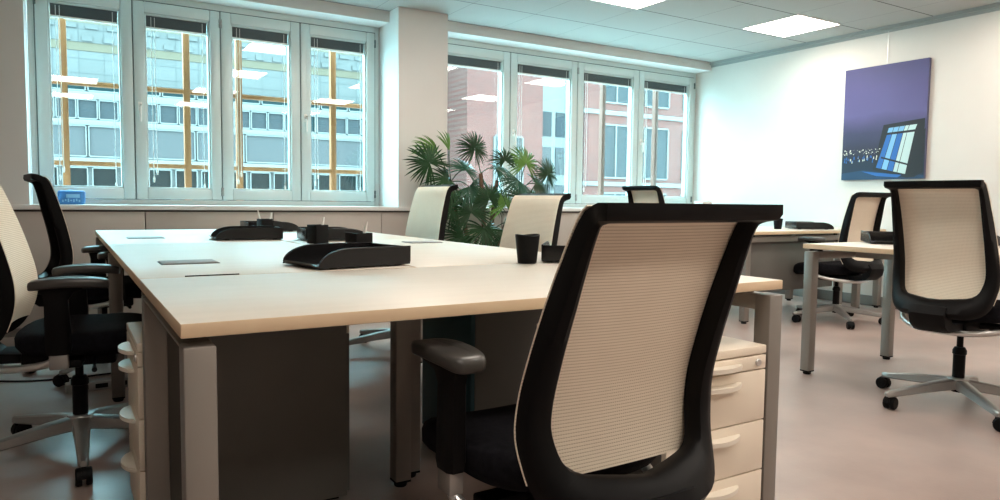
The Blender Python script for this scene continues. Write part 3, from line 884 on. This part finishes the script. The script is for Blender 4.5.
tray('black letter tray behind the square pen cup, open to the right', (1.075, 2.45, .7412), math.radians(174))
tray('black letter tray farthest back on the large table, open to the right', (1.02, 3.60, .7412), math.radians(180))
tray('black letter tray half hidden behind the foreground chair, beside the tumbler', (1.489, .815, .7412), math.radians(230))
tray('black letter tray on the wall desk next to the small cup', (5.57, 2.72, .7412), math.radians(148))
tray('black letter tray on the right hand desk, pointing left', (3.93, 1.04, .7412), math.radians(40))
tray('black letter tray on the right hand desk, farther right behind the first one', (4.10, .72, .7412), math.radians(180))

def tumbler(label, x, y, r, h, name='tumbler', cat='cup'):
    t = thing(name, label, cat, (x, y, .7402))
    bm = BM(); n = 28
    def ring(rr, z, wob): return [(rr * math.cos(2 * PI * k / n), rr * math.sin(2 * PI * k / n), z + wob * math.cos(4 * PI * k / n)) for k in range(n)]
    loft(bm, [ring(r * .70, 0, 0), ring(r * .76, .002, 0), ring(r * .88, h * .5, 0), ring(r, h, .0025), ring(r - .003, h + .001, .0025), ring(r * .88 - .004, h * .5, 0), ring(r * .7, .008, 0)])
    obj('body', bm, m_black, t, 50)
    return t
tumbler('black round tumbler standing alone near the front edge of the large table', 1.228, .775, .044, .100)
tumbler('small black cup on the wall desk, left of its letter tray', 5.24, 2.80, .041, .092)

def pen_cup(label, x, y, rz, pens):
    t = thing('pen_cup', label, 'pen cup', (x, y, .7402), rz, 'square black pen cups')
    w, h = .037, .092
    bm = BM()
    box(bm, -w, w, -w, w, 0, .004)
    for q in ((-w, w, -w, -w + .0035), (-w, w, w - .0035, w), (-w, -w + .0035, -w, w), (w - .0035, w, -w, w)): box(bm, q[0], q[1], q[2], q[3], 0, h, .001)
    obj('cup', bm, m_black, t)
    for px, py, dx, dy, zl in pens:
        bm = BM()
        tube(bm, [(px, py, .006), (px + dx * .8, py + dy * .8, zl * .8), (px + dx, py + dy, zl)], [.0055, .0055, .004], 8)
        p = obj('pen', bm, m_white, None)
        p.location = (x, y, .7402); p.rotation_euler = (0, 0, rz)
        tag(p, None, 'pen', 'white pens')
        yield_pens.append(p)
    return t
yield_pens = []
pen_cup('square black pen cup standing beside the middle letter tray', .905, 2.16, math.radians(20), [(.012, 0, .018, -.01, .130)])
pen_cup('square black pen cup behind the nearest letter tray, only its top showing', .79, 1.27, math.radians(15), [(.01, .01, .02, -.02, .135)])
pen_cup('square black pen cup with two white pens behind the far left tray', .905, 3.25, math.radians(10), [(-.005, .01, -.035, .0, .145), (.012, -.01, .022, -.012, .130)])
for p, l in zip(yield_pens, ('white pen in the pen cup beside the middle tray', 'white pen in the cup behind the nearest tray', 'left one of two white pens in the far pen cup', 'right one of two white pens in the far pen cup')): p['label'] = l

# tissue pack on the window sill
t = thing('tissue_pack', 'blue wrapped tissue pack on the window sill behind the left chair', 'tissue pack', (-.115, 4.68, .9005), math.radians(-6))
bm = BM(); box(bm, -.084, .084, -.045, .045, 0, .100, .016, 3); obj('wrapper', bm, m_tblue, t)
bm = BM(); box(bm, -.030, .055, -.0465, -.0445, .048, .074, .0008); tag(obj('label_patch', bm, m_tblue2, t), 'pale patch')
bm = BM()
for k in range(7): box(bm, -.055 + k * .017, -.045 + k * .017, -.0463, -.0447, .018 + (k % 2) * .006, .034 + (k % 3) * .004)
tag(obj('printed_marks', bm, m_tblue2, t), 'pale printed marks')
bm = BM(); lathe(bm, [(.020, 0), (.016, .006), (.004, .008)], (-.01, 0, .099), 12); obj('opening_flap', bm, m_tblue2, t)
# pale box and small dark knob at the right end of the sill
t = thing('carton', 'small pale box on the right end of the window sill', 'box', (6.20, 4.56, .9005), math.radians(4))
bm = BM(); box(bm, -.085, .085, -.06, .06, 0, .075, .003); obj('box_body', bm, m_pinkbox, t)
bm = BM(); box(bm, -.088, .088, -.063, .063, .075, .088, .003); obj('lid', bm, m_white, t)
bm = BM(); lathe(bm, [(.012, 0), (.026, .008), (.030, .030), (.024, .048), (.008, .055)], n=16)
o = obj('paper_weight', bm, m_black); o.location = (6.05, 4.54, .9005); tag(o, 'small round dark object beside the pale box on the sill', 'ornament')

# floor socket strip and cable at left
t = thing('power_strip', 'grey power strip lying on the floor under the left desks', 'power strip', (-.02, 2.72, 0), math.radians(4))
bm = BM(); box(bm, -.16, .16, -.035, .035, .0, .045, .006); obj('casing', bm, m_plate, t)
for k in range(3):
    bm = BM(); box(bm, -.12 + k * .085, -.065 + k * .085, -.0365, -.034, .012, .034, .002); obj('socket', bm, m_black, t)
bm = BM(); tube(bm, bez([(-.62, 3.55, .006), (-.55, 3.2, .006), (-.38, 3.05, .006), (-.15, 3.0, .006), (.1, 3.02, .006), (.45, 2.95, .006)], 8), .005, 8)
tag(obj('cable', bm, m_black), 'thin black cable trailing over the floor behind the left chair', 'cable')

# ---------------------------------------------------------------- picture on the right wall
t = thing('picture', 'canvas picture of a purple night sky with a blue lit building', 'picture', (XR - .002, 2.56, 1.735))
PW, PH = .395, .531
bm = BM(); box(bm, -.032, 0, -PW, PW, -PH, PH, .002); obj('canvas', bm, m_canvas, t)
bm = BM(); uvl = bm.loops.layers.uv.new('UVMap')
def pq(u, v, off): return Vector((-.0325 - off, PW - 2 * PW * u, -PH + 2 * PH * v))
def ppoly(pts, mi, off):
    """a printed shape: thin closed patch on the canvas face"""
    A = [bm.verts.new(pq(u, v, off)) for u, v in pts]; B = [bm.verts.new(pq(u, v, off - .0004)) for u, v in pts]
    fs = [bm.faces.new(A), bm.faces.new(B[::-1])]
    for i in range(len(pts)): fs.append(bm.faces.new((A[i], B[i], B[(i + 1) % len(pts)], A[(i + 1) % len(pts)])))
    for f in fs:
        f.material_index = mi
        for l in f.loops: l[uvl].uv = (0, 0)
    for l, p in zip(fs[0].loops, pts): l[uvl].uv = p
    for l in fs[1].loops:
        c = l.vert.co; l[uvl].uv = ((PW - c.y) / (2 * PW), (c.z + PH) / (2 * PH))
ppoly([(0, 0), (1, 0), (1, 1), (0, 1)], 0, .0004)
ppoly([(0, 0), (1, 0), (1, .03), (.5, .06), (.28, .085), (0, .06)], 6, .0008)
ppoly([(.51, .475), (.985, .505), (.985, .44), (.90, .015), (.80, .01), (.40, .085)], 1, .0009)
ppoly([(.95, .40), (.995, .42), (.985, .05), (.90, .02)], 1, .0010)
for (a, b_, mi) in ((.0, .17, 2), (.19, .36, 3), (.38, .56, 2), (.58, .70, 4), (.72, .97, 4)):
    def top(q): return (.555 + .33 * q, .385 + .012 * q)
    def bot(q): return (.44 + .36 * q, .105 - .065 * q)
    ppoly([top(a), top(b_), bot(b_), bot(a)], mi, .0013)
    def t2(q): return (.575 + .335 * q, .445 + .015 * q)
    def b2(q): return (.56 + .33 * q, .405 + .012 * q)
    ppoly([t2(a), t2(b_), b2(b_), b2(a)], 3 if mi != 4 else 4, .0013)
ppoly([(.50, .20), (.86, .12), (.86, .105), (.495, .185)], 1, .0017)
ppoly([(.26, .075), (.75, .035), (.70, .015), (.45, .03)], 2, .0011)
random.seed(11)
for k in range(60):
    u = .01 + random.random() * .46; v = .225 + random.random() * .05 * (1 - abs(u - .28))
    s = .004 + random.random() ** 2 * .012
    ppoly([(u, v), (u + s, v), (u + s, v + s * .6), (u, v + s * .6)], 5, .0012)
for k in range(36):
    u = .02 + random.random() * .42; v = .15 + random.random() * .05
    ppoly([(u, v), (u + .012, v), (u + .010, v + .02), (u + .002, v + .02)], 5 if k % 3 == 0 else 2, .0012)
obj('print', bm, [m_print, m_pb, m_pblue, m_pcy, m_pwh, m_plight, m_pwater], t)
bm = BM(); tube(bm, [(-.01, 0.0, PH), (-.008, 0.0, 2.575 - 1.735)], .0028, 6); obj('hanging_wire', bm, m_chrome, t)

# ---------------------------------------------------------------- palm
pt = thing('fan_palm', 'tall potted fan palm in front of the windows beside the column', 'plant', (2.95, 4.12, 0))
O = pt.location
bm = BM(); lathe(bm, [(.13, 0), (.15, .01), (.185, .30), (.195, .31), (.195, .34), (.175, .34), (.17, .30)], n=28, cap=False)
lathe(bm, [(.13, 0), (.13, .005)], n=28); obj('pot', bm, m_pot, pt)
bm = BM(); lathe(bm, [(.171, .285), (.168, .302), (.05, .312)], n=24); obj('soil', bm, m_soil, pt)
stems = [((-.07, .02), [(2.72, 4.10, .75), (2.66, 4.12, 1.12)]), ((.0, -.05), [(2.95, 4.05, .7), (2.93, 4.08, 1.20)]), ((.07, .0), [(3.05, 4.10, .7), (3.12, 4.12, 1.14)]), ((.03, .07), [(3.15, 4.14, .6), (3.38, 4.14, 1.06)]), ((-.02, .08), [(2.9, 4.2, .5), (2.84, 4.22, .80)])]
tops = []
for (dx, dy), pts in stems:
    P = [Vector((dx, dy, .295))] + [Vector(p) - O for p in pts]
    bm = BM(); c = bez(P, 7)
    tube(bm, c, [.024 - .008 * k / len(c) + .003 * (k % 2) for k in range(len(c))], 9); obj('trunk', bm, m_trunk, pt)
    tops.append(P)
def fan(center, normal, up, R, nb, spread, mm, droop=.25, root=None):
    c = Vector(center) - O; n = Vector(normal).normalized(); u = (Vector(up) - n * Vector(up).dot(n)).normalized(); s = u.cross(n)
    # petiole from the nearest stem
    best = min((p for P in tops for p in P[1:]), key=lambda p: (p - c).length)
    bm = BM()
    mid = best.lerp(c, .55) + Vector((0, 0, .03)) - n * .01
    tube(bm, bez([best, mid, c], 5), .0045, 6)
    leaf = obj('fan_leaf', bm, m_leaf, pt)
    bm = BM()
    for k in range(nb):
        a = math.radians(-spread / 2 + spread * k / (nb - 1)) + random.uniform(-.05, .05)
        d = u * math.cos(a) + s * math.sin(a); w = d.cross(n)
        L = R * 1.22 * random.uniform(.85, 1.05) * (1 - .18 * abs(a) / PI)
        wd = L * .040
        pr = [(0.02, .25), (.3, .8), (.55, 1.0), (.8, .7), (1.0, .05)]
        sec = []
        for f, ww in pr:
            p = c + d * (L * f) - n * (droop * L * f * f) + Vector((0, 0, -.10 * L * f ** 3))
            e = wd * ww
            sec.append([p - w * e + n * e * .45, p, p + w * e + n * e * .45, p - n * .0012])
        loft(bm, sec)
    obj('blade', bm, mm, leaf)
random.seed(5)
F = [((2.44, 4.08, 1.27), (-.3, -1, .15), (-.3, 0, .3), .19, 22, 300, m_leaf),
     ((2.54, 4.14, 1.36), (.2, -.9, .5), (-.7, .1, .75), .20, 9, 95, m_leafl),
     ((2.64, 4.12, 1.38), (.3, -.9, .1), (-.15, 0, 1), .17, 6, 50, m_leafl),
     ((2.76, 4.05, 1.22), (.1, -.8, .6), (.3, 0, .6), .17, 16, 240, m_leafb),
     ((2.88, 4.10, 1.41), (.0, -1, .1), (.1, 0, 1), .16, 24, 330, m_leaf),
     ((3.20, 4.12, 1.32), (-.2, -.9, .4), (-.1, 0, 1), .15, 18, 260, m_leaf),
     ((3.41, 4.10, 1.30), (.1, -.95, .3), (.2, 0, 1), .19, 20, 280, m_leafl),
     ((3.64, 4.08, 1.21), (.2, -1, .1), (.4, 0, .8), .17, 24, 330, m_leaf),
     ((3.05, 4.03, 1.24), (0, -.6, .8), (.4, -.2, .2), .19, 12, 180, m_leafb),
     ((2.60, 4.05, 1.13), (-.1, -.8, .5), (-.5, 0, -.2), .19, 16, 240, m_leaf),
     ((2.80, 4.05, 1.08), (0, -.9, .4), (.3, 0, -.6), .19, 14, 200, m_leafb),
     ((3.48, 4.04, 1.12), (.1, -.8, .6), (.5, 0, -.2), .18, 16, 230, m_leaf),
     ((3.30, 4.04, 1.14), (0, -.7, .7), (-.4, 0, -.3), .18, 14, 200, m_leafb),
     ((2.97, 4.0, .98), (0, -.9, .4), (0, 0, 1), .20, 22, 290, m_leaf),
     ((2.78, 3.98, .86), (-.2, -.9, .4), (-.2, 0, 1), .21, 22, 280, m_leaf),
     ((3.14, 4.0, .93), (.2, -.9, .4), (.3, 0, 1), .20, 20, 280, m_leafl),
     ((3.32, 4.02, .98), (.3, -.9, .3), (.6, 0, .4), .20, 20, 270, m_leaf),
     ((2.62, 4.02, .90), (-.3, -.9, .3), (-.6, 0, .2), .19, 18, 260, m_leaf),
     ((2.90, 3.96, .72), (0, -.9, .5), (-.1, 0, -1), .20, 20, 270, m_leaf),
     ((2.72, 4.0, .66), (-.2, -.9, .3), (-.4, 0, -.6), .20, 18, 250, m_leaf),
     ((3.10, 3.98, .70), (.2, -.9, .3), (.3, 0, -.8), .20, 18, 250, m_leaf),
     ((3.26, 4.0, .78), (.3, -.9, .3), (.6, 0, -.4), .19, 18, 250, m_leaf),
     ((3.52, 4.1, .98), (.3, -.8, .5), (.7, 0, .1), .18, 16, 230, m_leaf)]
for f in F: fan(f[0], f[1], f[2], f[3], int(f[4] * 1.5), f[5], f[6])

# ---------------------------------------------------------------- world, camera
w = bpy.data.worlds.new('overcast_sky'); SC.world = w; w.use_nodes = True
bg = w.node_tree.nodes['Background']; bg.inputs[0].default_value = (.52, .89, 1.0, 1); bg.inputs[1].default_value = 18.5

cam = bpy.data.cameras.new('camera'); co = bpy.data.objects.new('camera', cam); link(co); SC.camera = co
yaw, pitch, roll = 5.48450997e-01, -6.78445262e-02, 1.14112744e-02
f = Vector((math.sin(yaw) * math.cos(pitch), math.cos(yaw) * math.cos(pitch), math.sin(pitch)))
r = Vector((math.cos(yaw), -math.sin(yaw), 0)); u = r.cross(f)
r2 = r * math.cos(roll) + u * math.sin(roll); u2 = -r * math.sin(roll) + u * math.cos(roll)
Mx = Matrix((r2, u2, -f)).transposed().to_4x4(); Mx.translation = Vector((-.159777504, -1.31209377, .955944203))
co.matrix_world = Mx
cam.sensor_width = 36; cam.lens = 712.3537 * 36 / 1000; cam.clip_start = .02; cam.clip_end = 300

vs = SC.view_settings
SC.display_settings.display_device = 'sRGB'
vs.view_transform = 'Standard'; vs.look = 'None'; vs.exposure = 0.32; vs.gamma = 1.0; vs.use_curve_mapping = False
SC.cycles.use_denoising = True
SC.cycles.max_bounces = 10; SC.cycles.diffuse_bounces = 5; SC.cycles.transparent_max_bounces = 16
SC.cycles.sample_clamp_indirect = 6
